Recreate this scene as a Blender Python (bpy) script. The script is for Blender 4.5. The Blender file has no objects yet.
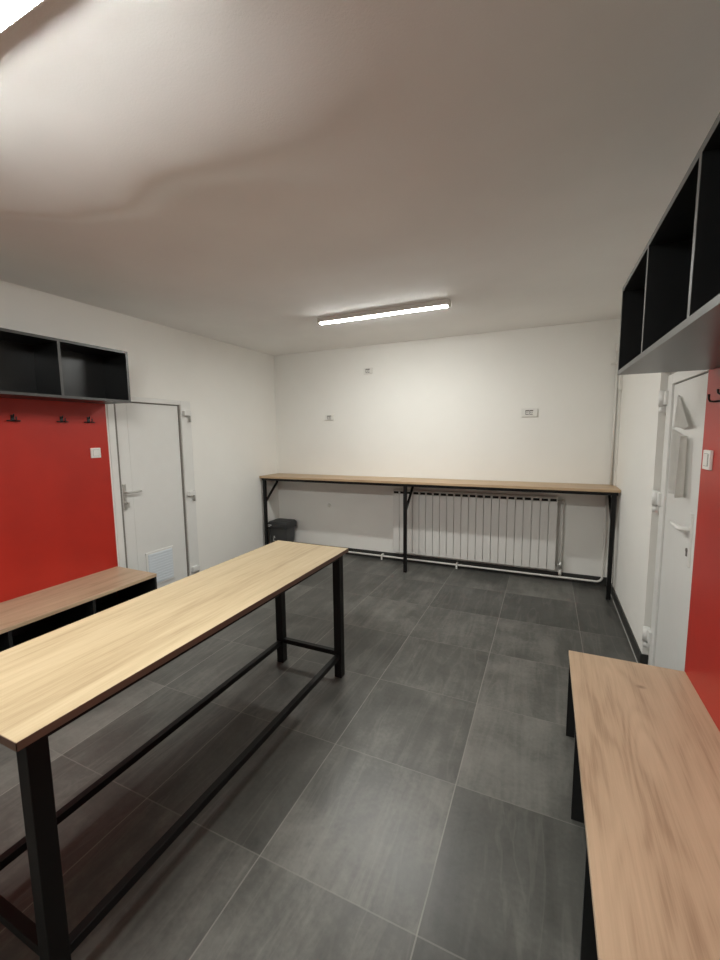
import bpy, bmesh, math, random
from mathutils import Vector, Matrix
random.seed(4)
scn = bpy.context.scene
COL = scn.collection

# ------------------------------------------------------------------ dimensions (metres)
XL, XR, YB, YF, ZC = -3.351, 0.620, 4.640, -1.30, 2.595
PANEL_L, PANEL_R = XL + 0.012, XR - 0.008     # faces of the red wall panels

# ------------------------------------------------------------------ node helpers
def new_mat(name):
    m = bpy.data.materials.new(name); m.use_nodes = True
    nt = m.node_tree; nt.nodes.clear()
    out = nt.nodes.new('ShaderNodeOutputMaterial')
    b = nt.nodes.new('ShaderNodeBsdfPrincipled')
    nt.links.new(b.outputs[0], out.inputs[0])
    return m, nt, b

def sock(nt, s, v):
    if isinstance(v, bpy.types.NodeSocket): nt.links.new(v, s)
    else: s.default_value = v

def math_n(nt, op, a, b=0.0, c=0.0, clamp=False):
    n = nt.nodes.new('ShaderNodeMath'); n.operation = op; n.use_clamp = clamp
    sock(nt, n.inputs[0], a); sock(nt, n.inputs[1], b); sock(nt, n.inputs[2], c)
    return n.outputs[0]

def mix_n(nt, f, a, b, mode='MIX'):
    n = nt.nodes.new('ShaderNodeMix'); n.data_type = 'RGBA'; n.blend_type = mode
    sock(nt, n.inputs[0], f); sock(nt, n.inputs[6], a); sock(nt, n.inputs[7], b)
    return n.outputs[2]

def noise_n(nt, vec, scale, detail=4, rough=0.55, dist=0.0):
    n = nt.nodes.new('ShaderNodeTexNoise')
    nt.links.new(vec, n.inputs['Vector'])
    n.inputs['Scale'].default_value = scale; n.inputs['Detail'].default_value = detail
    n.inputs['Roughness'].default_value = rough; n.inputs['Distortion'].default_value = dist
    return n.outputs['Fac']

def ramp_n(nt, f, stops):
    n = nt.nodes.new('ShaderNodeValToRGB'); nt.links.new(f, n.inputs[0])
    el = n.color_ramp.elements
    while len(el) < len(stops): el.new(0.5)
    for e, (p, c) in zip(el, stops): e.position = p; e.color = (*c, 1)
    return n.outputs[0]

def coords(nt, scale=(1, 1, 1), rot=(0, 0, 0)):
    t = nt.nodes.new('ShaderNodeTexCoord'); mp = nt.nodes.new('ShaderNodeMapping')
    nt.links.new(t.outputs['Object'], mp.inputs[0])
    mp.inputs['Scale'].default_value = scale; mp.inputs['Rotation'].default_value = rot
    return mp.outputs[0]

def bump_n(nt, b, h, strength, dist):
    n = nt.nodes.new('ShaderNodeBump'); n.inputs['Strength'].default_value = strength
    n.inputs['Distance'].default_value = dist
    nt.links.new(h, n.inputs['Height']); nt.links.new(n.outputs[0], b.inputs['Normal'])

def plain(name, col, rough=0.5, spec=0.5, var=0.06, scale=9.0, metal=0.0, bump=0.0):
    m, nt, b = new_mat(name)
    v = coords(nt)
    f = noise_n(nt, v, scale, 3)
    lo = tuple(c * (1 - var) for c in col); hi = tuple(min(1, c * (1 + var)) for c in col)
    nt.links.new(ramp_n(nt, f, [(0.3, lo), (0.7, hi)]), b.inputs['Base Color'])
    b.inputs['Roughness'].default_value = rough
    b.inputs['Specular IOR Level'].default_value = spec
    b.inputs['Metallic'].default_value = metal
    if bump: bump_n(nt, b, noise_n(nt, v, 160, 3), bump, 0.002)
    return m

def wood(name, pale, mid, dark, axis='y', rough=0.42, fine=1.0, knot=None, cathedral=0.5):
    m, nt, b = new_mat(name)
    def st(across, along):
        return (across, along, across) if axis == 'y' else (along, across, across)
    broad = noise_n(nt, coords(nt, st(5.0, 0.55)), 1.6, 3, 0.5, 0.6)
    streak = noise_n(nt, coords(nt, st(42, 1.3)), 1.5, 5, 0.65, 0.3)
    pore = noise_n(nt, coords(nt, st(160, 5.0)), 1.6, 3, 0.6)
    # cathedral rings: bands of a distorted field
    warp = noise_n(nt, coords(nt, st(3.2, 0.5)), 1.5, 2, 0.5, 0.4)
    rings = math_n(nt, 'SINE', math_n(nt, 'MULTIPLY', warp, 75.0))
    rings = math_n(nt, 'MULTIPLY_ADD', rings, 0.5, 0.5)
    f = math_n(nt, 'MULTIPLY', broad, 0.9)
    f = math_n(nt, 'ADD', f, math_n(nt, 'MULTIPLY', streak, 0.75 * fine))
    f = math_n(nt, 'ADD', f, math_n(nt, 'MULTIPLY', rings, 0.14 * cathedral))
    f = math_n(nt, 'ADD', f, math_n(nt, 'MULTIPLY', pore, 0.40 * fine))
    f = math_n(nt, 'MULTIPLY', f, 1.0 / (0.9 + 0.75 * fine + 0.14 * cathedral + 0.40 * fine))
    c = ramp_n(nt, f, [(0.34, dark), (0.48, mid), (0.62, pale)])
    if knot:
        t = nt.nodes.new('ShaderNodeTexCoord')
        for kx, ky, sx, sy in knot:
            mp = nt.nodes.new('ShaderNodeMapping'); nt.links.new(t.outputs['Object'], mp.inputs[0])
            mp.inputs['Location'].default_value = (-kx / sx, -ky / sy, 0)
            mp.inputs['Scale'].default_value = (1 / sx, 1 / sy, 0)
            ln = nt.nodes.new('ShaderNodeVectorMath'); ln.operation = 'LENGTH'
            nt.links.new(mp.outputs[0], ln.inputs[0])
            d = math_n(nt, 'SUBTRACT', 1.0, ln.outputs['Value'], clamp=True)
            d = math_n(nt, 'MULTIPLY', d, 0.8)
            c = mix_n(nt, d, c, (*[x * 0.5 for x in dark], 1))
    nt.links.new(c, b.inputs['Base Color'])
    b.inputs['Roughness'].default_value = rough
    bump_n(nt, b, pore, 0.12, 0.001)
    return m

# ------------------------------------------------------------------ materials
M = {}
M['wall'] = plain('white_wall_paint', (0.85, 0.84, 0.80), 0.85, 0.25, 0.015, 2.0, bump=0.05)
M['ceiling'] = plain('white_ceiling_paint', (0.88, 0.875, 0.86), 0.9, 0.2, 0.03, 1.5, bump=0.25)
M['pvc'] = plain('white_pvc', (0.76, 0.76, 0.735), 0.35, 0.5, 0.01)
M['grey_pvc_and_shade'] = plain('pale_grey_trim_and_shade', (0.46, 0.45, 0.42), 0.6, 0.3, 0.03)
M['seal_grey'] = plain('grey_rubber_seal', (0.21, 0.195, 0.175), 0.7, 0.3, 0.05)
M['gasket'] = plain('dark_rubber_seal', (0.16, 0.15, 0.14), 0.7, 0.3, 0.05)
M['grille'] = plain('cool_white_grille', (0.70, 0.755, 0.80), 0.4, 0.5, 0.01)
M['steel'] = plain('brushed_metal', (0.62, 0.61, 0.58), 0.35, 0.5, 0.04, 30, metal=0.8)
M['dark'] = plain('painted_slot_shade', (0.02, 0.02, 0.02), 0.7, 0.3, 0.1)
M['black_steel'] = plain('black_painted_steel', (0.0045, 0.0045, 0.0045), 0.5, 0.3, 0.15, 20)
M['laminate'] = plain('anthracite_laminate', (0.010, 0.0105, 0.011), 0.32, 0.5, 0.08, 14)
M['laminate_edge'] = plain('anthracite_edge_band', (0.055, 0.055, 0.053), 0.36, 0.7, 0.06, 14)
M['red'] = plain('red_laminate', (0.43, 0.022, 0.012), 0.40, 0.45, 0.08, 3.0)
M['radiator'] = plain('white_enamel', (0.74, 0.73, 0.70), 0.35, 0.5, 0.01)
M['pipe'] = plain('white_painted_pipe', (0.74, 0.725, 0.68), 0.45, 0.5, 0.03)
M['plastic'] = plain('white_switch_plastic', (0.78, 0.77, 0.73), 0.3, 0.5, 0.01)
M['bin'] = plain('charcoal_plastic', (0.028, 0.029, 0.030), 0.5, 0.45, 0.1, 12)
M['bin_body'] = plain('dark_grey_plastic', (0.055, 0.055, 0.055), 0.5, 0.45, 0.1, 12)
M['sticker'] = plain('white_sticker', (0.62, 0.62, 0.60), 0.5, 0.4, 0.02)
M['hook'] = plain('black_hook_metal', (0.010, 0.009, 0.010), 0.35, 0.5, 0.1)
M['film'] = plain('milky_film', (0.86, 0.84, 0.80), 0.35, 0.5, 0.05, 12)
M['housing'] = plain('white_lamp_housing', (0.55, 0.52, 0.47), 0.5, 0.4, 0.02)
M['oak_pale'] = wood('pale_oak_laminate', (0.49, 0.39, 0.25), (0.415, 0.32, 0.195), (0.29, 0.21, 0.12), 'y', 0.40, 1.0, None, 0.5)
M['oak_edge'] = wood('brown_oak_edge', (0.20, 0.125, 0.088), (0.165, 0.10, 0.070), (0.12, 0.07, 0.048), 'y', 0.45)
M['oak_counter'] = wood('counter_oak_laminate', (0.56, 0.40, 0.25), (0.47, 0.33, 0.20), (0.36, 0.24, 0.14), 'x', 0.42)
TAN = ((0.575, 0.425, 0.285), (0.50, 0.363, 0.238), (0.33, 0.222, 0.138))
M['oak_tan'] = wood('tan_oak_laminate', *TAN, 'y', 0.42, 0.75, None, 0.6)
M['oak_tan_knot'] = wood('tan_oak_laminate_with_knot', *TAN, 'y', 0.42, 0.75, [(0.031, 1.286, 0.024, 0.017)], 1.0)

def emit_mat(strength):
    m = bpy.data.materials.new('lit_diffuser'); m.use_nodes = True
    nt = m.node_tree; nt.nodes.clear()
    out = nt.nodes.new('ShaderNodeOutputMaterial'); e = nt.nodes.new('ShaderNodeEmission')
    e.inputs[0].default_value = (0.985, 1.0, 0.955, 1); e.inputs[1].default_value = strength
    nt.links.new(e.outputs[0], out.inputs[0]); return m
LAMP = {3.385: 8.6, 0.640: 16.5}
for k_, s_ in LAMP.items(): M['lit%.3f' % k_] = emit_mat(s_)

SEED = 2.0
def floor_mat():
    m, nt, b = new_mat('dark_stone_tile')
    t = nt.nodes.new('ShaderNodeTexCoord'); sep = nt.nodes.new('ShaderNodeSeparateXYZ')
    nt.links.new(t.outputs['Object'], sep.inputs[0])
    u = math_n(nt, 'MULTIPLY', math_n(nt, 'ADD', sep.outputs[0], 0.3129 + 6.0), 1 / 0.6)
    v = math_n(nt, 'MULTIPLY', math_n(nt, 'ADD', sep.outputs[1], -4.0718 + 9.0), 1 / 0.6)
    iu, iv = math_n(nt, 'FLOOR', u), math_n(nt, 'FLOOR', v)
    fu, fv = math_n(nt, 'FRACT', u), math_n(nt, 'FRACT', v)
    def edge(f):
        return math_n(nt, 'MINIMUM', f, math_n(nt, 'SUBTRACT', 1.0, f))
    gu = math_n(nt, 'LESS_THAN', edge(fu), 0.0042)
    gv = math_n(nt, 'LESS_THAN', edge(fv), 0.0042)
    comb = nt.nodes.new('ShaderNodeCombineXYZ'); nt.links.new(iu, comb.inputs[0]); nt.links.new(iv, comb.inputs[1])
    wn = nt.nodes.new('ShaderNodeTexWhiteNoise'); wn.noise_dimensions = '3D'
    comb.inputs[2].default_value = SEED
    nt.links.new(comb.outputs[0], wn.inputs['Vector'])
    off = nt.nodes.new('ShaderNodeVectorMath'); off.operation = 'SCALE'
    nt.links.new(wn.outputs['Color'], off.inputs[0]); off.inputs['Scale'].default_value = 40.0
    add = nt.nodes.new('ShaderNodeVectorMath'); add.operation = 'ADD'
    nt.links.new(t.outputs['Object'], add.inputs[0]); nt.links.new(off.outputs[0], add.inputs[1])
    def nz(sc, rot, det, ro, di):
        mp = nt.nodes.new('ShaderNodeMapping'); nt.links.new(add.outputs[0], mp.inputs[0])
        mp.inputs['Scale'].default_value = sc; mp.inputs['Rotation'].default_value = (0, 0, rot)
        return noise_n(nt, mp.outputs[0], 1.0, det, ro, di)
    cloud = nz((3.2, 3.2, 1), 0.0, 4, 0.6, 0.4)
    streak = nz((11, 1.2, 1), 0.05, 5, 0.6, 0.8)
    grain = nz((55, 55, 1), 0, 3, 0.6, 0)
    vein = nz((7.0, 0.9, 1), 0.12, 3, 0.5, 1.6)
    veinm = math_n(nt, 'SUBTRACT', 1.0, math_n(nt, 'MULTIPLY', math_n(nt, 'ABSOLUTE', math_n(nt, 'SUBTRACT', vein, 0.56)), 22.0), clamp=True)
    f = math_n(nt, 'MULTIPLY_ADD', cloud, 0.62, -0.11)
    f = math_n(nt, 'ADD', f, math_n(nt, 'MULTIPLY', streak, 0.42))
    f = math_n(nt, 'ADD', f, math_n(nt, 'MULTIPLY', grain, 0.18))
    f = math_n(nt, 'ADD', f, math_n(nt, 'MULTIPLY_ADD', wn.outputs['Value'], 0.24, -0.12))
    c = ramp_n(nt, f, [(0.30, (0.052, 0.052, 0.047)), (0.50, (0.088, 0.087, 0.079)), (0.72, (0.170, 0.166, 0.150))])
    c = mix_n(nt, math_n(nt, 'MULTIPLY', veinm, 0.20), c, (0.20, 0.19, 0.17, 1))
    c = mix_n(nt, math_n(nt, 'MULTIPLY', gv, 0.50), c, (0.20, 0.195, 0.175, 1))
    c = mix_n(nt, math_n(nt, 'MULTIPLY', gu, math_n(nt, 'MULTIPLY_ADD', cloud, 1.1, 0.08, clamp=True)), c, (0.26, 0.25, 0.225, 1))
    nt.links.new(c, b.inputs['Base Color'])
    r = math_n(nt, 'MULTIPLY_ADD', cloud, 0.14, 0.29)
    nt.links.new(r, b.inputs['Roughness'])
    b.inputs['Specular IOR Level'].default_value = 0.5
    bump_n(nt, b, grain, 0.06, 0.001)
    return m
M['floor'] = floor_mat()
M['cable'] = plain('grey_cable', (0.16, 0.15, 0.14), 0.6, 0.3)
M['skirting'] = plain('dark_tile_skirting', (0.035, 0.035, 0.033), 0.45, 0.4, 0.15, 8)

# ------------------------------------------------------------------ mesh helpers
class MB:
    """collects shapes in world coordinates and links them as one mesh object"""
    def __init__(s): s.bm = bmesh.new()
    def box(s, x0, x1, y0, y1, z0, z1, bev=0.0, seg=2, mat=0):
        b = bmesh.new()
        g = bmesh.ops.create_cube(b, size=1.0)
        for v in b.verts:
            v.co = Vector(((x0 + x1) / 2 + v.co.x * (x1 - x0), (y0 + y1) / 2 + v.co.y * (y1 - y0), (z0 + z1) / 2 + v.co.z * (z1 - z0)))
        if bev:
            bmesh.ops.bevel(b, geom=list(b.edges), offset=bev, segments=seg, affect='EDGES', profile=0.6)
        s._merge(b, mat); return s
    def bar(s, p, q, w, h, bev=0.0, mat=0, up=(0, 0, 1)):
        p, q = Vector(p), Vector(q); d = (q - p); L = d.length; d.normalize()
        up = Vector(up)
        if abs(d.dot(up)) > 0.98: up = Vector((0, 1, 0))
        r = d.cross(up).normalized(); u = r.cross(d).normalized()
        b = bmesh.new(); bmesh.ops.create_cube(b, size=1.0)
        if bev:
            pass
        for v in b.verts:
            v.co = (p + q) / 2 + r * v.co.x * w + d * v.co.y * L + u * v.co.z * h
        if bev: bmesh.ops.bevel(b, geom=list(b.edges), offset=bev, segments=2, affect='EDGES', profile=0.6)
        s._merge(b, mat); return s
    def tube(s, pts, r, n=14, mat=0, smooth=True):
        pts = [Vector(p) for p in pts]
        b = bmesh.new(); rings = []
        prev = None
        for i, p in enumerate(pts):
            if i == 0: t = pts[1] - p
            elif i == len(pts) - 1: t = p - pts[i - 1]
            else: t = (pts[i + 1] - p).normalized() + (p - pts[i - 1]).normalized()
            t.normalize()
            if prev is None:
                a = Vector((0, 0, 1)) if abs(t.z) < 0.9 else Vector((1, 0, 0))
                u = t.cross(a).normalized()
            else:
                u = (prev - t * prev.dot(t)).normalized()
            prev = u; w = t.cross(u)
            rr = r[i] if isinstance(r, (list, tuple)) else r
            rings.append([b.verts.new(p + (u * math.cos(k * 2 * math.pi / n) + w * math.sin(k * 2 * math.pi / n)) * rr) for k in range(n)])
        for a, c in zip(rings, rings[1:]):
            for k in range(n):
                f = b.faces.new((a[k], a[(k + 1) % n], c[(k + 1) % n], c[k])); f.smooth = smooth
        b.faces.new(list(reversed(rings[0]))); b.faces.new(rings[-1])
        s._merge(b, mat); return s
    def prism(s, poly, axis, a0, a1, mat=0, smooth=False):
        """poly: 2D outline; axis: extrusion axis; other two axes in xyz order"""
        b = bmesh.new()
        def mk(q, a):
            c = list(q); c.insert('xyz'.index(axis), a); return b.verts.new(c)
        A = [mk(q, a0) for q in poly]; B = [mk(q, a1) for q in poly]
        n = len(poly)
        for k in range(n):
            f = b.faces.new((A[k], A[(k + 1) % n], B[(k + 1) % n], B[k])); f.smooth = smooth
        b.faces.new(A); b.faces.new(B)
        s._merge(b, mat); return s
    def grid(s, fn, nu, nv, thick=None, mat=0):
        b = bmesh.new()
        V = [[b.verts.new(fn(i / (nu - 1), j / (nv - 1))) for j in range(nv)] for i in range(nu)]
        for i in range(nu - 1):
            for j in range(nv - 1):
                f = b.faces.new((V[i][j], V[i + 1][j], V[i + 1][j + 1], V[i][j + 1])); f.smooth = True
        if thick: bmesh.ops.solidify(b, geom=list(b.faces), thickness=thick)
        s._merge(b, mat); return s
    def _merge(s, b, mat):
        bmesh.ops.recalc_face_normals(b, faces=list(b.faces))
        for f in b.faces: f.material_index = mat
        me = bpy.data.meshes.new('t'); b.to_mesh(me); b.free()
        s.bm.from_mesh(me); bpy.data.meshes.remove(me)
    def build(s, name, mats, parent=None, origin=None, label=None):
        if parent is not None: o0 = Vector(ORIGIN[parent.name])
        elif origin is not None: o0 = Vector(origin)
        else: o0 = Vector((0, 0, 0))
        bmesh.ops.translate(s.bm, verts=s.bm.verts, vec=-o0)
        me = bpy.data.meshes.new(name); s.bm.to_mesh(me); s.bm.free()
        if not isinstance(mats, (list, tuple)): mats = [mats]
        for m in mats: me.materials.append(M[m])
        o = bpy.data.objects.new(name, me); COL.objects.link(o)
        if parent is not None: o.parent = parent
        else: o.location = o0
        ORIGIN[o.name] = tuple(o0)
        if label: o['label'] = label
        return o
ORIGIN = {}

def thing(name, label, cat, loc=(0, 0, 0), group=None, kind=None):
    o = bpy.data.objects.new(name, None); COL.objects.link(o)
    o.location = loc; o.empty_display_size = 0.1
    ORIGIN[o.name] = tuple(loc)
    tag(o, label, cat, group, kind); return o
def tag(o, label=None, cat=None, group=None, kind=None):
    if label: o['label'] = label
    if cat: o['category'] = cat
    if group: o['group'] = group
    if kind: o['kind'] = kind
    return o
def copy_tree(o, parent=None):
    c = o.copy(); COL.objects.link(c)
    if parent is not None: c.parent = parent
    ORIGIN[c.name] = ORIGIN[o.name]
    for ch in list(o.children): copy_tree(ch, c)
    return c
def struct(o, label, cat): return tag(o, label, cat, None, 'structure')

# ------------------------------------------------------------------ room shell
DL0, DL1, DLT = 2.285, 3.170, 1.900       # left door opening
DR0, DR1, DRT = 2.225, 3.085, 1.900       # right door opening
struct(MB().box(XL - 0.2, XR + 0.25, YF - 0.15, YB + 0.15, -0.12, 0.0).build('floor', 'floor'), 'dark grey square stone tile floor with pale grout lines', 'floor')

def sm(a, b, x):
    t = max(0.0, min(1.0, (x - a) / (b - a))); return t * t * (3 - 2 * t)
def ceil_h(x, y):
    # uneven old plaster: a shallow belly in front of the near lamp and lesser waves further on
    yr = 1.36 + 0.05 * math.sin(2.3 * x + 0.6) + 0.035 * math.sin(6.1 * x + 1.0) + 0.012 * math.sin(14 * x)
    if x < -1.75: yr -= 0.42 * (-1.75 - x) if x > -2.6 else 0.36
    if x > -0.75: yr -= 0.10 * (x + 0.75)
    side = sm(-3.1, -2.4, x) * (1 - 0.75 * sm(-0.9, -0.2, x))
    belly = sm(0.80, yr - 0.03, y) * (1 - sm(yr - 0.03, yr + 0.14 + 0.25 * sm(-1.3, -0.7, x), y))
    h = -0.030 * side * belly
    y2 = 2.46 + 0.06 * math.sin(3.1 * x + 1.0) + 0.03 * math.sin(8 * x)
    b2 = sm(y2 + 0.55, y2 + 0.08, y) * (1 - sm(y2 + 0.04, y2 - 0.45, y)) if False else 0
    h += -0.007 * math.exp(-((y - y2) / (0.22 if y < y2 else 0.14)) ** 2) * sm(-2.6, -1.9, x) * (1 - sm(-0.7, -0.2, x))
    h += 0.0022 * math.sin(1.9 * x + 1.3 * y) * math.sin(2.7 * y - 0.8 * x + 0.5) + 0.0008 * math.sin(7 * x + 2 * y) * math.sin(5 * y)
    e = min(x - XL, XR - x, YB - y, y - YF)
    k = sm(0.0, 0.35, e)
    for ly in (0.640, 3.385):
        if abs(x + 1.33) < 0.75: k *= sm(0.05, 0.16, abs(y - ly))
        else: k *= max(sm(0.05, 0.16, abs(y - ly)), sm(0.75, 0.9, abs(x + 1.33)))
    return h * k
cx0, cx1, cy0, cy1 = XL - 0.08, XR + 0.08, YF - 0.08, YB + 0.08
cb = MB().grid(lambda u, v: (cx0 + (cx1 - cx0) * u, cy0 + (cy1 - cy0) * v, ZC + ceil_h(cx0 + (cx1 - cx0) * u, cy0 + (cy1 - cy0) * v)), 130, 190)
cb.box(cx0, cx1, cy0, cy1, ZC + 0.06, ZC + 0.14)
struct(cb.build('ceiling', 'ceiling'), 'off white uneven plaster ceiling', 'ceiling')

WT = ZC + 0.10
wb = MB(); wb.box(XL - 0.2, XR + 0.25, YB, YB + 0.15, -0.12, WT)
struct(wb.build('wall_back', 'wall'), 'white painted wall behind the long counter', 'wall')
wb = MB(); wb.box(XL - 0.2, XR + 0.25, YF - 0.15, YF, -0.12, WT)
struct(wb.build('wall_front', 'wall'), 'white painted wall at the near end of the room', 'wall')
wb = MB()
wb.box(XL - 0.2, XL, YF, DL0, 0, WT); wb.box(XL - 0.2, XL, DL1, YB, 0, WT); wb.box(XL - 0.2, XL, DL0, DL1, DLT, WT)
wb.box(XL - 0.2, XL - 0.14, DL0, DL1, 0, DLT)
struct(wb.build('wall_left', 'wall'), 'white painted wall on the left with a door', 'wall')
wb = MB()
wb.box(XR, XR + 0.25, YF, DR0, 0, WT); wb.box(XR, XR + 0.25, DR1, YB, 0, WT); wb.box(XR, XR + 0.25, DR0, DR1, DRT, WT)
wb.box(XR + 0.19, XR + 0.25, DR0, DR1, 0, DRT)
struct(wb.build('wall_right', 'wall'), 'white painted wall on the right with a door', 'wall')

bb = MB().box(XL, XR, YB - 0.011, YB, 0, 0.088, 0.0015)
struct(bb.build('baseboard_back', 'skirting'), 'dark tile skirting under the radiator', 'baseboard')
bb = MB().box(XR - 0.011, XR, DR1, YB - 0.011, 0, 0.088, 0.0015)
bb.box(XR - 0.011, XR + 0.034, DR1 - 0.010, DR1, 0, 0.088, 0.001)
bb.box(XR - 0.016, XR - 0.010, DR1, YB - 0.011, 0, 0.003, mat=1)
struct(bb.build('baseboard_right', ['skirting', 'grey_pvc_and_shade']), 'dark tile skirting right of the counter', 'baseboard')
bb = MB().box(XL, XL + 0.011, DL1 + 0.002, YB - 0.011, 0, 0.088, 0.0015)
struct(bb.build('baseboard_left', 'skirting'), 'dark tile skirting beyond the left door', 'baseboard')

# ------------------------------------------------------------------ left door
def lever(mb, base, dirv, out, L, r=0.009):
    """neck + lever arm: base point on leaf, out = direction away from leaf, dirv = lever direction"""
    base, out, dirv = Vector(base), Vector(out), Vector(dirv)
    p1 = base + out * 0.045
    pts = [base, base + out * 0.03, p1 + dirv * 0.004, p1 + out * 0.004 + dirv * 0.02, p1 + out * 0.004 + dirv * (L * 0.6), p1 + dirv * L]
    mb.tube(pts, [r, r, r * 1.05, r * 1.05, r * 0.95, r * 0.8], 12)
    return mb

d1 = struct(thing('door_1', 'white panelled door with a square vent grille in the left wall', 'door', (XL, (DL0 + DL1) / 2, 0)), 'white door with a square vent grille in the left wall', 'door')
LFX = XL - 0.022                                     # leaf face
fr = MB()
fr.box(XL - 0.13, XL + 0.006, DL0 + 0.001, 2.343, 0, DLT - 0.001, 0.003)
fr.box(XL - 0.13, XL + 0.006, 3.045, DL1 - 0.001, 0, DLT - 0.001, 0.003)
fr.box(XL - 0.13, XL + 0.004, 2.343, 3.045, 1.856, DLT - 0.001, 0.003)
fr.box(XL - 0.13, XL - 0.004, 2.343, 3.045, 0.0, 0.028, 0.003)
fr.build('door_frame', 'pvc', d1)
gk = MB()
gk.box(XL - 0.10, XL - 0.004, 2.343, 2.364, 0.028, 1.856); gk.box(XL - 0.10, XL - 0.012, 3.031, 3.045, 0.028, 1.856)
gk.box(XL - 0.10, XL - 0.015, 2.364, 3.031, 1.847, 1.856)
gk.build('seal', 'seal_grey', d1, label='dark rubber seal round the leaf')
lf = MB()
y0, y1, z0, z1 = 2.368, 3.030, 0.032, 1.846
lf.box(LFX - 0.06, LFX - 0.005, y0, y1, z0, z1, 0.002)
lf.box(LFX - 0.02, LFX, y0, y0 + 0.110, z0, z1, 0.002); lf.box(LFX - 0.02, LFX - 0.0008, y0 + 0.111, y1, z0, z1, 0.0015)
lf.box(LFX - 0.02, LFX + 0.004, y0, y1, z0, z0 + 0.012, 0.001)
leaf = lf.build('door_leaf', 'pvc', d1)
hd = MB()
hd.box(LFX - 0.001, LFX + 0.010, 2.385, 2.413, 0.905, 1.135, 0.004)
hd = lever(hd, (LFX, 2.399, 1.058), (0, 1, 0), (1, 0, 0), 0.135)
hdo = hd.build('door_handle', 'steel', d1)
ky = MB(); ky.tube([(LFX + 0.008, 2.399, 0.965), (LFX + 0.022, 2.399, 0.965)], 0.011, 12)
ky.box(LFX + 0.015, LFX + 0.045, 2.397, 2.401, 0.957, 0.973, 0.001); ky.box(LFX + 0.04, LFX + 0.043, 2.392, 2.412, 0.925, 0.972, 0.001)
ky.build('key', 'steel', hdo)
vg = MB()
vg.box(LFX - 0.003, LFX + 0.010, 2.560, 2.868, 0.128, 0.462, 0.003)
vgo = vg.build('vent_grille', 'pvc', d1, label='square vent grille at the foot of the leaf')
sl = MB()
sl.box(LFX + 0.008, LFX + 0.0135, 2.578, 2.850, 0.146, 0.444, 0.002)
for k in range(11):
    zz = 0.156 + k * 0.0265
    sl.box(LFX + 0.012, LFX + 0.0165, 2.584, 2.844, zz, zz + 0.017, 0.0015)
sl.build('louvre', 'grille', vgo)
for hz in (1.775, 0.960, 0.160):
    h = MB()
    h.box(XL + 0.004, XL + 0.044, 3.058, 3.142, hz - 0.024, hz + 0.024, 0.004)
    h.tube([(XL + 0.026, 3.134, hz + 0.026), (XL + 0.026, 3.134, hz - 0.085)], 0.0115, 12, mat=1)
    h.build('hinge', ['pvc', 'grey_pvc_and_shade'], d1)

# ------------------------------------------------------------------ right door
d2 = struct(thing('door_2', '', 'door', (XR, (DR0 + DR1) / 2, 0)), 'white door with peeling protective film in the right wall', 'door')
FX = XR + 0.022; RX = XR + 0.032
fr = MB()
fr.box(FX, XR + 0.18, 2.915, 3.012, 0, 1.868, 0.005)
fr.box(FX, XR + 0.18, DR0 + 0.001, 2.285, 0, 1.868, 0.005)
fr.box(FX, XR + 0.18, 2.285, 2.915, 1.809, 1.868, 0.005)
fr.build('door_frame', 'pvc', d2)
st = MB()
st.box(XR + 0.045, XR + 0.18, 3.012, DR1 - 0.001, 0, DRT - 0.001, 0.001)  # strip coloured grey to paint in the shadow beside the frame
st.box(XR + 0.045, XR + 0.18, DR0 + 0.001, 3.012, 1.868, DRT - 0.001, 0.001)
st.build('door_surround', 'grey_pvc_and_shade', d2, label='strip beside the frame, its shadow painted in pale grey')
gk = MB(); gk.box(RX + 0.008, XR + 0.10, 2.907, 2.915, 0.02, 1.809); gk.box(RX + 0.008, XR + 0.10, 2.285, 2.907, 1.803, 1.809)
gk.build('seal', 'seal_grey', d2, label='dark rubber seal round the leaf')
lf = MB()
y0, y1, z0, z1 = 2.285, 2.907, 0.02, 1.803
lf.box(RX + 0.005, RX + 0.06, y0, y1, z0, z1, 0.002)
lf.box(RX, RX + 0.02, y0, y1, z0, z1, 0.003)
lf.build('door_leaf', 'pvc', d2)
hd = MB()
hd.box(RX - 0.011, RX + 0.001, 2.405, 2.438, 0.885, 1.150, 0.004)
lever(hd, (RX, 2.422, 1.070), (0, 1, 0), (-1, 0, 0), 0.150, 0.0115)
hdo = hd.build('door_handle', 'pvc', d2)
ky = MB(); ky.tube([(RX - 0.016, 2.428, 0.965), (RX - 0.004, 2.428, 0.965)], 0.010, 12); ky.box(RX - 0.0155, RX - 0.008, 2.421, 2.435, 0.935, 0.975, 0.002)
ky.build('keyhole', 'gasket', hdo)
for hz in (1.738, 1.132, 0.248):
    h = MB()
    h.tube([(XR + 0.005, 3.035, hz - 0.045), (XR + 0.005, 3.035, hz + 0.045)], 0.019, 16)
    h.tube([(XR + 0.007, 3.035, hz - 0.085), (XR + 0.007, 3.035, hz - 0.050)], 0.014, 16)
    h.box(XR + 0.008, FX + 0.002, 2.975, 3.040, hz - 0.04, hz + 0.04, 0.004)
    h.box(XR + 0.010, XR + 0.048, 3.022, 3.048, hz - 0.085, hz + 0.04, 0.003)
    h.build('hinge', 'pvc', d2)
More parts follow.
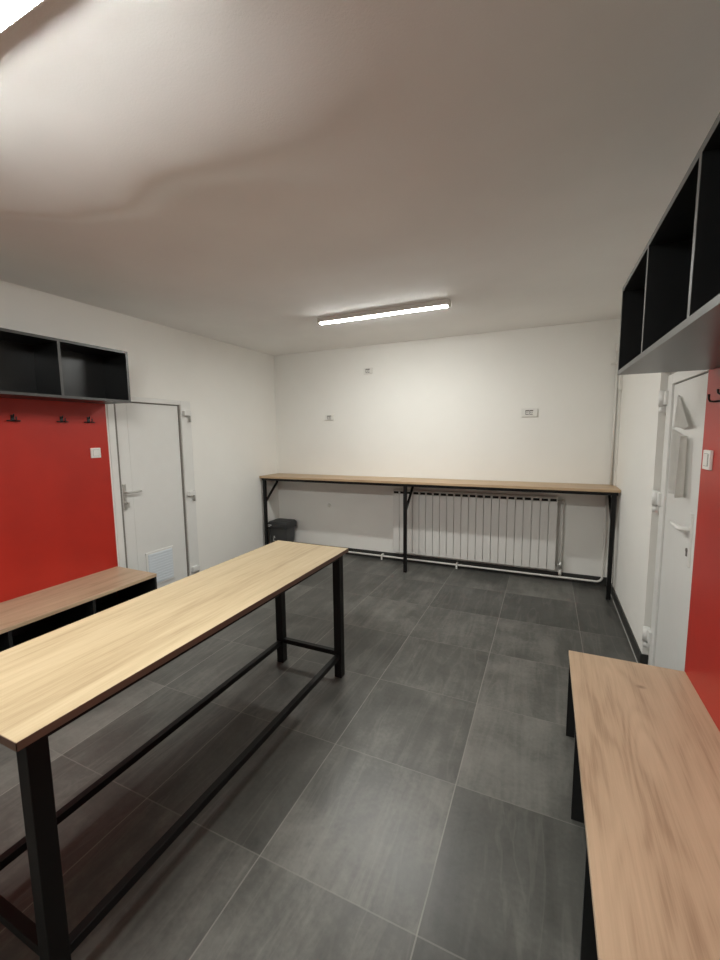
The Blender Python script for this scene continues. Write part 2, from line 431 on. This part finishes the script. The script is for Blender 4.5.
# peeling protective film: a folded flap above and a long curled strip below
def flap(u, v):
    # stuck along its left edge; folded over along a free slanting edge that lifts off the leaf
    ya, za = 2.815 + 0.04 * v, 1.735 - 0.175 * v
    yb, zb = 2.725 - 0.265 * v, 1.722 - 0.165 * v
    e = u ** 3
    lift = 0.003 + 0.030 * e * (0.4 + 0.6 * v)
    return (RX - lift, ya + (yb - ya) * u, za + (zb - za) * u + 0.006 * math.sin(u * 9))
def strip(u, v):
    # flat on the left, its long right edge rolled into a tube
    yl = 2.880; r = 0.018 + 0.006 * v
    ye = 2.560 - 0.010 * v
    flat = min(u, 0.6) / 0.6
    y = yl + (ye - yl) * flat; x = RX - 0.003 - 0.008 * flat ** 3
    if u > 0.6:
        a = (u - 0.6) / 0.4 * 4.2
        y -= 2.0 * r * math.sin(min(a, math.pi) / 2) * (1.0 if a < math.pi else 1.0 - 0.25 * (a - math.pi))
        x -= r * (1 - math.cos(a))
    top = 1.560 - 0.055 * flat + (0.012 if u > 0.6 else 0.0); bot = 1.190 + 0.02 * flat
    return (x, y, top + (bot - top) * v)
MB().grid(flap, 18, 14, 0.0012).build('protective_film', 'film', d2, label='folded flap of peeling film')
MB().grid(strip, 30, 16, 0.0012).build('protective_film', 'film', d2, label='long curled strip of peeling film')

# ------------------------------------------------------------------ red wall panels
def red_panel(x0, x1, y1, label):
    o = MB().box(x0, x1, -0.82, y1, 0.02, 2.20, 0.0006).build('wall_panel', 'red', None, ((x0 + x1) / 2, 0.7, 0.0))
    tag(o, label, 'wall panel', 'red wall panels')
red_panel(XL, PANEL_L, 2.264, 'glossy red wall panel beside the vent door, behind the far left bench')
red_panel(PANEL_R, XR, 2.222, 'glossy red wall panel at the right edge, behind the near right bench')

# ------------------------------------------------------------------ wall cubbies
def cubby(xw, xf, yend, z0, z1, n, label, tilt=0.0):
    """xw wall side, xf front; modules of 0.5 m running toward the near end"""
    t = 0.018
    c = thing('wall_cubby', label, 'cubby shelf', ((xw + xf) / 2, yend - n * 0.25, z0), 'wall cubby shelves')
    a, b = min(xw, xf), max(xw, xf); ya = yend - 0.5 * n - t
    s = 1 if xf > xw else -1
    def slab(name, x0, x1, y0, y1, zz0, zz1):
        # laminate board with a paler edge band on its front
        m = MB(); e = 0.0012
        if s > 0: m.box(x0, x1 - e, y0, y1, zz0, zz1); m.box(x1 - e, x1, y0, y1, zz0, zz1, mat=1)
        else: m.box(x0 + e, x1, y0, y1, zz0, zz1); m.box(x0, x0 + e, y0, y1, zz0, zz1, mat=1)
        return m.build(name, ['laminate', 'laminate_edge'], c)
    slab('top_panel', a, b, ya, yend, z1 - t, z1)
    slab('bottom_panel', a, b, ya, yend, z0, z0 + t)
    slab('side_panel', a, b, yend - t, yend, z0 + t, z1 - t)
    slab('side_panel', a, b, ya, ya + t, z0 + t, z1 - t)
    for k in range(1, n):
        yy = yend - 0.5 * k - t / 2
        slab('divider', a, b, yy - t / 2, yy + t / 2, z0 + t, z1 - t)
    m = MB()
    if s > 0: m.box(a, a + 0.008, ya + t, yend - t, z0 + t, z1 - t)
    else: m.box(b - 0.008, b, ya + t, yend - t, z0 + t, z1 - t)
    m.build('back_panel', 'laminate', c)
    c.rotation_euler = (tilt, 0, 0); c.location.z -= math.sin(tilt) * n * 0.25
cubby(PANEL_L, -3.048, 2.283, 1.818, 2.216, 6, 'anthracite open cubby shelf on the left wall above three coat hooks')
cubby(PANEL_R, 0.276, 2.172, 1.793, 2.161, 6, 'anthracite open cubby shelf on the right wall, close to the ceiling corner', 0.016)

# ------------------------------------------------------------------ benches
def bench(xw, xf, yend, ztop, n, label, top_mat):
    t = 0.018; s = 1 if xf > xw else -1
    c = thing('bench', label, 'bench', ((xw + xf) / 2, yend - n * 0.25, 0), 'cubby benches along the side walls')
    a, b = min(xw, xf), max(xw, xf); ya = yend - 0.5 * n - 0.02
    m = MB(); m.box(a, b, ya, yend, ztop - 0.025, ztop, 0.0015)
    m.build('seat', top_mat, c)
    inset = 0.004
    x0, x1 = (a, b - inset) if s > 0 else (a + inset, b)
    for k in range(n + 1):
        yy = yend - 0.5 * k - 0.0095
        MB().box(x0, x1, yy - t / 2, yy + t / 2, 0.0, ztop - 0.025, 0.0008).build('side_panel' if k in (0, n) else 'divider', 'laminate', c)
    bk = MB()
    if s > 0: bk.box(a, a + 0.012, ya + 0.03, yend - 0.03, 0.0, ztop - 0.025)
    else: bk.box(b - 0.012, b, ya + 0.03, yend - 0.03, 0.0, ztop - 0.025)
    bk.build('back_panel', 'laminate', c)
    sh = MB(); sh.box(x0 + (0.012 if s > 0 else 0.2), x1 - (0.2 if s > 0 else 0.012), ya + 0.03, yend - 0.03, 0.16, 0.178)
    sh.build('shoe_shelf', 'laminate', c)
bench(PANEL_L, -2.856, 2.256, 0.438, 6, 'long oak topped bench with dark compartments along the left red panel', 'oak_tan')
bench(PANEL_R, 0.138, 2.212, 0.452, 6, 'long oak topped bench in the near right corner against the right red panel', 'oak_tan_knot')

# ------------------------------------------------------------------ high table
TX0, TX1, TY0, TY1, TZ = -1.655, -1.117, 0.474, 2.268, 0.830
tb = thing('high_table', 'long narrow pale oak table on a black steel frame in the middle of the room', 'table', ((TX0 + TX1) / 2, (TY0 + TY1) / 2, 0))
top = MB().box(TX0 + 0.0015, TX1 - 0.0015, TY0 + 0.0015, TY1 - 0.0015, TZ - 0.0228, TZ, 0.0006).build('tabletop', 'oak_pale', tb)
eb = MB()
eb.box(TX0, TX0 + 0.0016, TY0, TY1, TZ - 0.023, TZ - 0.0004); eb.box(TX1 - 0.0016, TX1, TY0, TY1, TZ - 0.023, TZ - 0.0004)
eb.box(TX0, TX1, TY0, TY0 + 0.0016, TZ - 0.023, TZ - 0.0004); eb.box(TX0, TX1, TY1 - 0.0016, TY1, TZ - 0.023, TZ - 0.0004)
eb.build('edge_band', 'oak_edge', top, label='brown edge band')
lx = (TX0 + 0.022, TX1 - 0.071); ly = (TY0 + 0.028, 2.180)
w = 0.050
for x in lx:
    for y in ly:
        MB().box(x, x + w, y, y + w, 0.0, TZ - 0.023, 0.003).build('leg', 'black_steel', tb)
for x in lx:
    MB().box(x + 0.010, x + 0.040, ly[0] + w, ly[1], 0.126, 0.156, 0.002).build('stretcher', 'black_steel', tb)
    MB().box(x + 0.006, x + 0.044, ly[0] + w, ly[1], TZ - 0.050, TZ - 0.023, 0.002).build('apron', 'black_steel', tb)
for y in ly:
    MB().box(lx[0] + w, lx[1], y + 0.010, y + 0.040, 0.140, 0.170, 0.002).build('stretcher', 'black_steel', tb)
    MB().box(lx[0] + w, lx[1], y + 0.006, y + 0.044, TZ - 0.050, TZ - 0.023, 0.002).build('apron', 'black_steel', tb)

# ------------------------------------------------------------------ wall counter
CZ, CY = 1.026, 4.235
ct = thing('counter', 'long narrow oak counter on black legs along the back wall', 'counter', (-1.36, 4.44, 0))
MB().box(XL + 0.004, XR - 0.004, CY, YB - 0.001, CZ - 0.026, CZ, 0.0015).build('countertop', 'oak_counter', ct)
MB().box(XL + 0.03, XR - 0.02, CY + 0.014, CY + 0.044, CZ - 0.056, CZ - 0.026, 0.002).build('front_rail', 'black_steel', ct)
for x in (-3.290, -1.396, 0.568):
    MB().box(x - 0.0175, x + 0.0175, CY + 0.012, CY + 0.047, 0.0, CZ - 0.056, 0.002).build('leg', 'black_steel', ct)
    MB().bar((x, CY + 0.040, 0.690), (x, YB - 0.030, CZ - 0.034), 0.022, 0.022, 0.001, up=(1, 0, 0)).build('brace', 'black_steel', ct)
    MB().box(x - 0.015, x + 0.015, CY + 0.044, YB - 0.002, CZ - 0.050, CZ - 0.026, 0.001).build('bracket_arm', 'black_steel', ct)

# ------------------------------------------------------------------ radiator
rd = thing('radiator', 'long white sectional radiator on the back wall under the counter', 'radiator', (-0.76, 4.57, 0.11))
rx0, rw, n = -1.642, 0.0803, 22
rz0, rz1, ryf = 0.130, 0.890, 4.548
for k in range(n):
    x0 = rx0 + k * rw; x1 = x0 + rw
    m = MB()
    m.box(x0 + 0.0022, x1 - 0.0022, ryf, ryf + 0.010, rz0, rz1 - 0.046, 0.003)           # front plate
    m.box(x0 + 0.030, x1 - 0.030, ryf + 0.014, ryf + 0.070, rz0 + 0.01, rz1 - 0.015)      # centre tube
    m.box(x0 + 0.006, x1 - 0.006, ryf + 0.060, ryf + 0.070, rz0 + 0.03, rz1 - 0.03, 0.002)  # rear fin
    m.box(x0 + 0.0125, x1 - 0.0125, ryf + 0.014, ryf + 0.062, rz1 - 0.030, rz1, 0.004)    # crown
    m.prism([(ryf + 0.001, rz1 - 0.016), (ryf + 0.014, rz1), (ryf + 0.06, rz1), (ryf + 0.06, rz1 - 0.012), (ryf + 0.006, rz1 - 0.021)], 'x', x0 + 0.001, x1 - 0.001)
    m.box(x0 + 0.001, x0 + 0.010, ryf + 0.001, ryf + 0.020, rz1 - 0.050, rz1 - 0.014); m.box(x1 - 0.010, x1 - 0.001, ryf + 0.001, ryf + 0.020, rz1 - 0.050, rz1 - 0.014)
    m.box(x0 + 0.010, x1 - 0.010, ryf + 0.006, ryf + 0.012, rz1 - 0.050, rz1 - 0.018, mat=1)  # near-black filler that paints the shade inside the top slot
    m.tube([(x0 + 0.0005, ryf + 0.040, rz1 - 0.045), (x1 - 0.0005, ryf + 0.040, rz1 - 0.045)], 0.019, 12)
    m.tube([(x0 + 0.0005, ryf + 0.040, rz0 + 0.045), (x1 - 0.0005, ryf + 0.040, rz0 + 0.045)], 0.019, 12)
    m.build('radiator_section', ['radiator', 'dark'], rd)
rxe = rx0 + rw * n
m = MB(); m.tube([(rxe, ryf + 0.04, rz1 - 0.045), (rxe + 0.052, ryf + 0.04, rz1 - 0.045)], 0.010, 12)
m.tube([(rxe + 0.030, ryf + 0.04, rz1 - 0.045), (rxe + 0.062, ryf + 0.04, rz1 - 0.045)], 0.016, 12)
m.tube([(rxe + 0.047, ryf + 0.04, rz1 - 0.07), (rxe + 0.047, ryf + 0.04, rz1 - 0.025)], 0.013, 12)
m.build('valve', 'steel', rd)
m = MB(); m.tube([(rxe, ryf + 0.04, rz0 + 0.045), (rxe + 0.06, ryf + 0.04, rz0 + 0.045)], 0.010, 12)
m.tube([(rxe + 0.047, ryf + 0.04, rz0 + 0.015), (rxe + 0.047, ryf + 0.04, rz0 + 0.075)], 0.015, 12)
m.tube([(rxe + 0.03, ryf + 0.04, rz0 + 0.075), (rxe + 0.066, ryf + 0.04, rz0 + 0.075)], 0.012, 12)
m.build('valve', 'steel', rd)
for xx in (rx0 + 0.4, rx0 + 1.36):
    m = MB(); m.box(xx - 0.012, xx + 0.012, ryf + 0.069, YB - 0.002, rz1 - 0.09, rz1 - 0.05, 0.002); m.build('wall_bracket', 'steel', rd)

# ------------------------------------------------------------------ heating pipes
px = rxe + 0.047
m = MB(); m.tube([(px, ryf + 0.040, 0.066), (px, ryf + 0.040, rz1 - 0.06)], 0.0105, 12); m.tube([(px, ryf + 0.040, 0.072), (px, ryf + 0.040, 0.128)], 0.015, 12)
m.build('feed_pipe', 'pipe', rd)
py_, pz = YB - 0.052, 0.050
pts = [(XL + 0.02, py_, pz), (-1.0, py_, pz), (0.500, py_, pz)]
for k in range(1, 7):
    a = k / 6 * math.pi / 2; pts.append((0.500 + 0.05 * math.sin(a), py_, pz + 0.05 * (1 - math.cos(a))))
pts += [(0.550, py_, 0.3), (0.550, py_, 0.962)]
hp = thing('heating_pipe', 'long white pipe running along the skirting beneath the radiator', 'pipe', (-1.4, py_, 0), 'heating pipes')
m = MB(); m.tube(pts, 0.0105, 14); m.build('pipe', 'pipe', hp)
for xx in (-2.75, -1.80, -0.885):
    m = MB(); m.box(xx - 0.010, xx + 0.010, py_ - 0.017, YB - 0.010, pz - 0.006, pz + 0.022, 0.003); m.box(xx - 0.010, xx + 0.010, py_ - 0.018, py_ - 0.012, pz - 0.045, pz + 0.015, 0.002)
    m.build('pipe_clip', 'pipe', hp)
# vertical pipe and duct above the counter in the corner
cp = thing('corner_pipe', 'thin white vertical pipe in the right corner rising from the counter', 'pipe', (0.584, 4.605, CZ), 'heating pipes')
m = MB(); m.tube([(0.584, 4.606, CZ + 0.001), (0.584, 4.606, 2.30)], 0.0125, 14); m.build('pipe', 'pipe', cp)
for zz in (2.18,):
    m = MB(); m.tube([(0.584, 4.606, zz - 0.014), (0.584, 4.606, zz + 0.014)], 0.018, 14); m.box(0.532, 0.584, 4.612, YB, zz - 0.010, zz + 0.010, 0.002); m.build('pipe_clip', 'pipe', cp)
m = MB(); m.tube([(0.584, 4.606, 2.28), (0.584, 4.606, 2.36)], 0.020, 14); m.build('cap', 'pipe', cp)
du = thing('cable_duct', 'white square cable duct beside the thin pipe in the right corner', 'cable duct', (0.60, 4.53, CZ))
m = MB(); m.box(XR - 0.022, XR, 4.548, 4.576, CZ + 0.001, 1.925, 0.002); m.build('duct', 'pipe', du)
m = MB(); m.box(XR - 0.028, XR, 4.520, 4.590, 1.925, 2.30, 0.003); m.build('duct_cover', 'pipe', du)
cbm = MB(); cbm.tube([(XR - 0.003, 4.47, CZ - 0.03), (XR - 0.003, 4.455, 0.85), (XR - 0.004, 4.462, 0.6), (XR - 0.003, 4.44, 0.3), (XR - 0.004, 4.40, 0.11), (XR - 0.014, 4.38, 0.094)], 0.0035, 8)
tag(cbm.build('cable', 'cable', None, (XR, 4.45, 0.1)), 'thin grey cable hanging on the right wall below the counter end', 'cable')

# ------------------------------------------------------------------ bin
BX0, BX1, BY0, BY1 = -3.300, -3.020, 4.315, 4.555
bn = thing('waste_bin', 'charcoal plastic lidded waste bin under the left end of the counter', 'bin', ((BX0 + BX1) / 2, (BY0 + BY1) / 2, 0))
m = MB()
def ring(x0, x1, y0, y1, r, n=5):
    P = []
    for cx, cy, a0 in ((x1 - r, y1 - r, 0), (x0 + r, y1 - r, 90), (x0 + r, y0 + r, 180), (x1 - r, y0 + r, 270)):
        for k in range(n + 1):
            a = math.radians(a0 + 90 * k / n); P.append((cx + r * math.cos(a), cy + r * math.sin(a)))
    return P
def loft(m, secs):
    b = bmesh.new(); R = []
    for P, z in secs: R.append([b.verts.new((x, y, z)) for x, y in P])
    k = len(R[0])
    for A, B in zip(R, R[1:]):
        for i in range(k):
            f = b.faces.new((A[i], A[(i + 1) % k], B[(i + 1) % k], B[i])); f.smooth = False
    b.faces.new(R[0]); b.faces.new(R[-1]); m._merge(b, 0); return m
loft(m, [(ring(BX0 + 0.028, BX1 - 0.028, BY0 + 0.02, BY1 - 0.02, 0.03), 0.0), (ring(BX0 + 0.012, BX1 - 0.012, BY0 + 0.008, BY1 - 0.008, 0.03), 0.20), (ring(BX0, BX1, BY0, BY1, 0.03), 0.345)])
body = m.build('body', 'bin_body', bn)
m = MB()
e = 0.016
loft(m, [(ring(BX0 - 0.01, BX1 + e, BY0 - e, BY1 + e, 0.035), 0.335), (ring(BX0 - 0.01, BX1 + e, BY0 - e, BY1 + e, 0.035), 0.398),
         (ring(BX0 + 0.004, BX1 + 0.004, BY0, BY1, 0.035), 0.420), (ring(BX0 + 0.06, BX1 - 0.04, BY0 + 0.07, BY1 - 0.06, 0.03), 0.432)])
m.box(BX0 + 0.05, BX1 - 0.03, BY0 - 0.024, BY0 - 0.010, 0.350, 0.372, 0.003)
lid = m.build('lid', 'bin', bn)
m = MB(); m.box(BX0 + 0.012, BX0 + 0.066, BY0 - e - 0.0015, BY0 - e + 0.001, 0.355, 0.385); so = m.build('sticker', 'sticker', lid, label='small white sticker on the lid')
m = MB(); m.box(BX0 + 0.018, BX0 + 0.042, BY0 - e - 0.0022, BY0 - e - 0.001, 0.366, 0.376); m.build('print', 'bin_body', so)
m = MB()
m.bar((BX0 + 0.078, BY0 + 0.0045, 0.175), (BX0 + 0.090, BY0 + 0.002, 0.235), 0.006, 0.004, up=(0, 1, 0)); m.bar((BX0 + 0.090, BY0 + 0.002, 0.235), (BX0 + 0.102, BY0 + 0.0035, 0.205), 0.006, 0.004, up=(0, 1, 0))
m.bar((BX0 + 0.070, BY0 + 0.0055, 0.170), (BX0 + 0.112, BY0 + 0.0055, 0.168), 0.005, 0.004, up=(0, 1, 0))
m.build('printed_mark', 'sticker', body, label='small pale mark printed on the body')

# ------------------------------------------------------------------ sockets, cap, switches
def socket(x0, x1, z0, z1, label):
    o = thing('wall_socket', label, 'socket', ((x0 + x1) / 2, YB, (z0 + z1) / 2), 'sockets on the back wall')
    MB().box(x0, x1, YB - 0.016, YB, z0, z1, 0.003).build('cover_plate', 'plastic', o)
    w = (x1 - x0); xm = (x0 + x1) / 2; zm = (z0 + z1) / 2 + 0.002
    for s in (-1, 1):
        c = xm + s * w * 0.125
        ins = MB().box(c - w * 0.115, c + w * 0.115, YB - 0.0175, YB - 0.012, zm - 0.024, zm + 0.024, 0.0015).build('outlet', 'plastic', o)
        h = MB(); h.box(c - w * 0.115, c + w * 0.115, YB - 0.0185, YB - 0.016, zm + 0.010, zm + 0.022); h.box(c - w * 0.115, c - w * 0.09, YB - 0.0183, YB - 0.016, zm - 0.02, zm + 0.012)
        h.box(c - w * 0.1, c + w * 0.1, YB - 0.0183, YB - 0.016, zm - 0.024, zm - 0.017)
        for q in (-0.05, 0.05): h.tube([(c + q * w, YB - 0.0183, zm - 0.003), (c + q * w, YB - 0.015, zm - 0.003)], 0.0045, 10)
        h.build('slot', 'gasket', ins)
socket(-0.252, -0.098, 1.704, 1.790, 'white double socket on the back wall, rightmost of the three')
socket(-2.582, -2.462, 1.724, 1.794, 'white double socket on the back wall, above the left end of the counter')
socket(-2.042, -1.930, 2.262, 2.334, 'white double socket on the back wall, highest of the three near the ceiling')
m = MB(); m.tube([(-2.559, YB, 0.630), (-2.559, YB - 0.016, 0.630), (-2.559, YB - 0.030, 0.630)], [0.026, 0.022, 0.012], 16)
tag(m.build('pipe_cap', 'plastic', None, (-2.559, YB, 0.63)), 'small round white cap on the wall under the counter', 'pipe cap')

def switch(xw, sgn, yc, zc, label, d):
    o = thing('light_switch', label, 'light switch', (xw, yc, zc), 'light switches on the red panels')
    h = 0.040
    def bx(a, b, y0, y1, z0, z1, bev): 
        x0, x1 = xw + sgn * a, xw + sgn * b
        return MB().box(min(x0, x1), max(x0, x1), y0, y1, z0, z1, bev)
    bx(0, d, yc - h, yc + h, zc - h, zc + h, 0.003).build('cover_plate', 'plastic', o)
    m = bx(d - 0.001, d + 0.0008, yc - 0.024, yc + 0.024, zc - 0.026, zc + 0.026, 0.0)
    m.build('gap', 'gasket', o, label='thin dark gap round the rocker')
    bx(d - 0.001, d + 0.004, yc - 0.0225, yc + 0.0225, zc - 0.0245, zc + 0.0245, 0.0015).build('rocker', 'plastic', o)
switch(PANEL_L, 1, 2.150, 1.420, 'white light switch on the left red panel, below the hooks', 0.010)
switch(PANEL_R, -1, 2.125, 1.424, 'white light switch on the right red panel beside the door', 0.012)

# ------------------------------------------------------------------ coat hooks
def make_hook(label):
    o = thing('coat_hook', label, 'coat hook', (0, 0, 0), 'black coat hooks on the red panels')
    MB().box(0, 0.004, -0.012, 0.012, -0.020, 0.026, 0.002).build('back_plate', 'hook', o)
    m = MB(); m.tube([(0.003, 0, -0.012), (0.030, 0, -0.015), (0.042, 0, -0.013), (0.046, 0, -0.004), (0.047, 0, 0.014)], [0.004, 0.004, 0.004, 0.004, 0.0045], 10)
    m.build('prong', 'hook', o)
    m = MB(); m.tube([(0.003, 0, 0.016), (0.014, 0, 0.014), (0.019, 0, 0.018), (0.021, 0, 0.032)], [0.004, 0.004, 0.004, 0.0045], 10)
    m.build('prong', 'hook', o)
    m = MB(); m.tube([(0.012, -0.040, -0.014), (0.012, 0.040, -0.014)], 0.0042, 10); m.build('cross_bar', 'hook', o)
    return o
hk = make_hook('black coat hook on the left red panel, nearest the door of the three')
hk.location = (PANEL_L - 0.001, 2.117, 1.680)
for y, lab in ((1.916, 'black coat hook on the left red panel, middle of the three'), (1.603, 'black coat hook on the left red panel, leftmost, nearest the camera')):
    c = copy_tree(hk); c.location = (PANEL_L - 0.001, y, 1.680); c['label'] = lab
c = copy_tree(hk); c.location = (PANEL_R + 0.001, 2.030, 1.670); c.rotation_euler = (0, 0, math.pi); c['label'] = 'black coat hook on the right red panel above the light switch'

# ------------------------------------------------------------------ ceiling lights
def ceiling_light(y, label):
    x0, x1 = -1.930, -0.735
    o = thing('ceiling_light', label, 'ceiling light', ((x0 + x1) / 2, y, ZC), 'tube lights on the ceiling')
    m = MB(); m.prism([(y - 0.034, ZC + 0.001), (y + 0.034, ZC + 0.001), (y + 0.034, ZC - 0.042), (y - 0.034, ZC - 0.042)], 'x', x0, x1)
    m.build('housing', 'housing', o)
    P = []
    for k in range(13):
        a = math.pi * k / 12
        P.append((y + 0.030 * math.cos(a), ZC - 0.0435 - 0.0072 * math.sin(a)))
    P = [(y - 0.030, ZC - 0.0415), (y + 0.030, ZC - 0.0415)] + P
    m = MB(); m.prism(P, 'x', x0 + 0.018, x1 - 0.018); m.build('diffuser', 'lit%.3f' % y, o, label='glowing white diffuser')
    for a, b in ((x0, x0 + 0.0178), (x1 - 0.0178, x1)):
        P2 = [(y + (yy - y) * 1.03, zz) for yy, zz in P]
        m = MB(); m.prism(P2, 'x', a, b); m.build('end_cap', 'housing', o)
ceiling_light(3.385, 'lit white tube light on the ceiling near the back wall')
ceiling_light(0.640, 'lit white tube light on the ceiling, cut off at the top left of the view')

# ------------------------------------------------------------------ world, camera, view
wd = bpy.data.worlds.new('World'); scn.world = wd; wd.use_nodes = True
wd.node_tree.nodes['Background'].inputs[0].default_value = (0.02, 0.02, 0.022, 1)
cam = bpy.data.cameras.new('camera'); co = bpy.data.objects.new('camera', cam); COL.objects.link(co)
r = Vector((0.91075, 0.41279, -0.01190)); d = Vector((0.03518, -0.10625, -0.99372)); f = Vector((-0.41146, 0.90461, -0.11129))
mt = Matrix((( r.x, -d.x, -f.x, 0), (r.y, -d.y, -f.y, 0), (r.z, -d.z, -f.z, 1.5463), (0, 0, 0, 1)))
co.matrix_world = mt
cam.sensor_fit = 'HORIZONTAL'; cam.sensor_width = 36.0; cam.lens = 409.95 / 720 * 36.0
cam.clip_start = 0.02
scn.camera = co
vs = scn.view_settings
vs.view_transform = 'Standard'; vs.look = 'None'; vs.gamma = 1.0; vs.use_curve_mapping = False
vs.exposure = 3.95
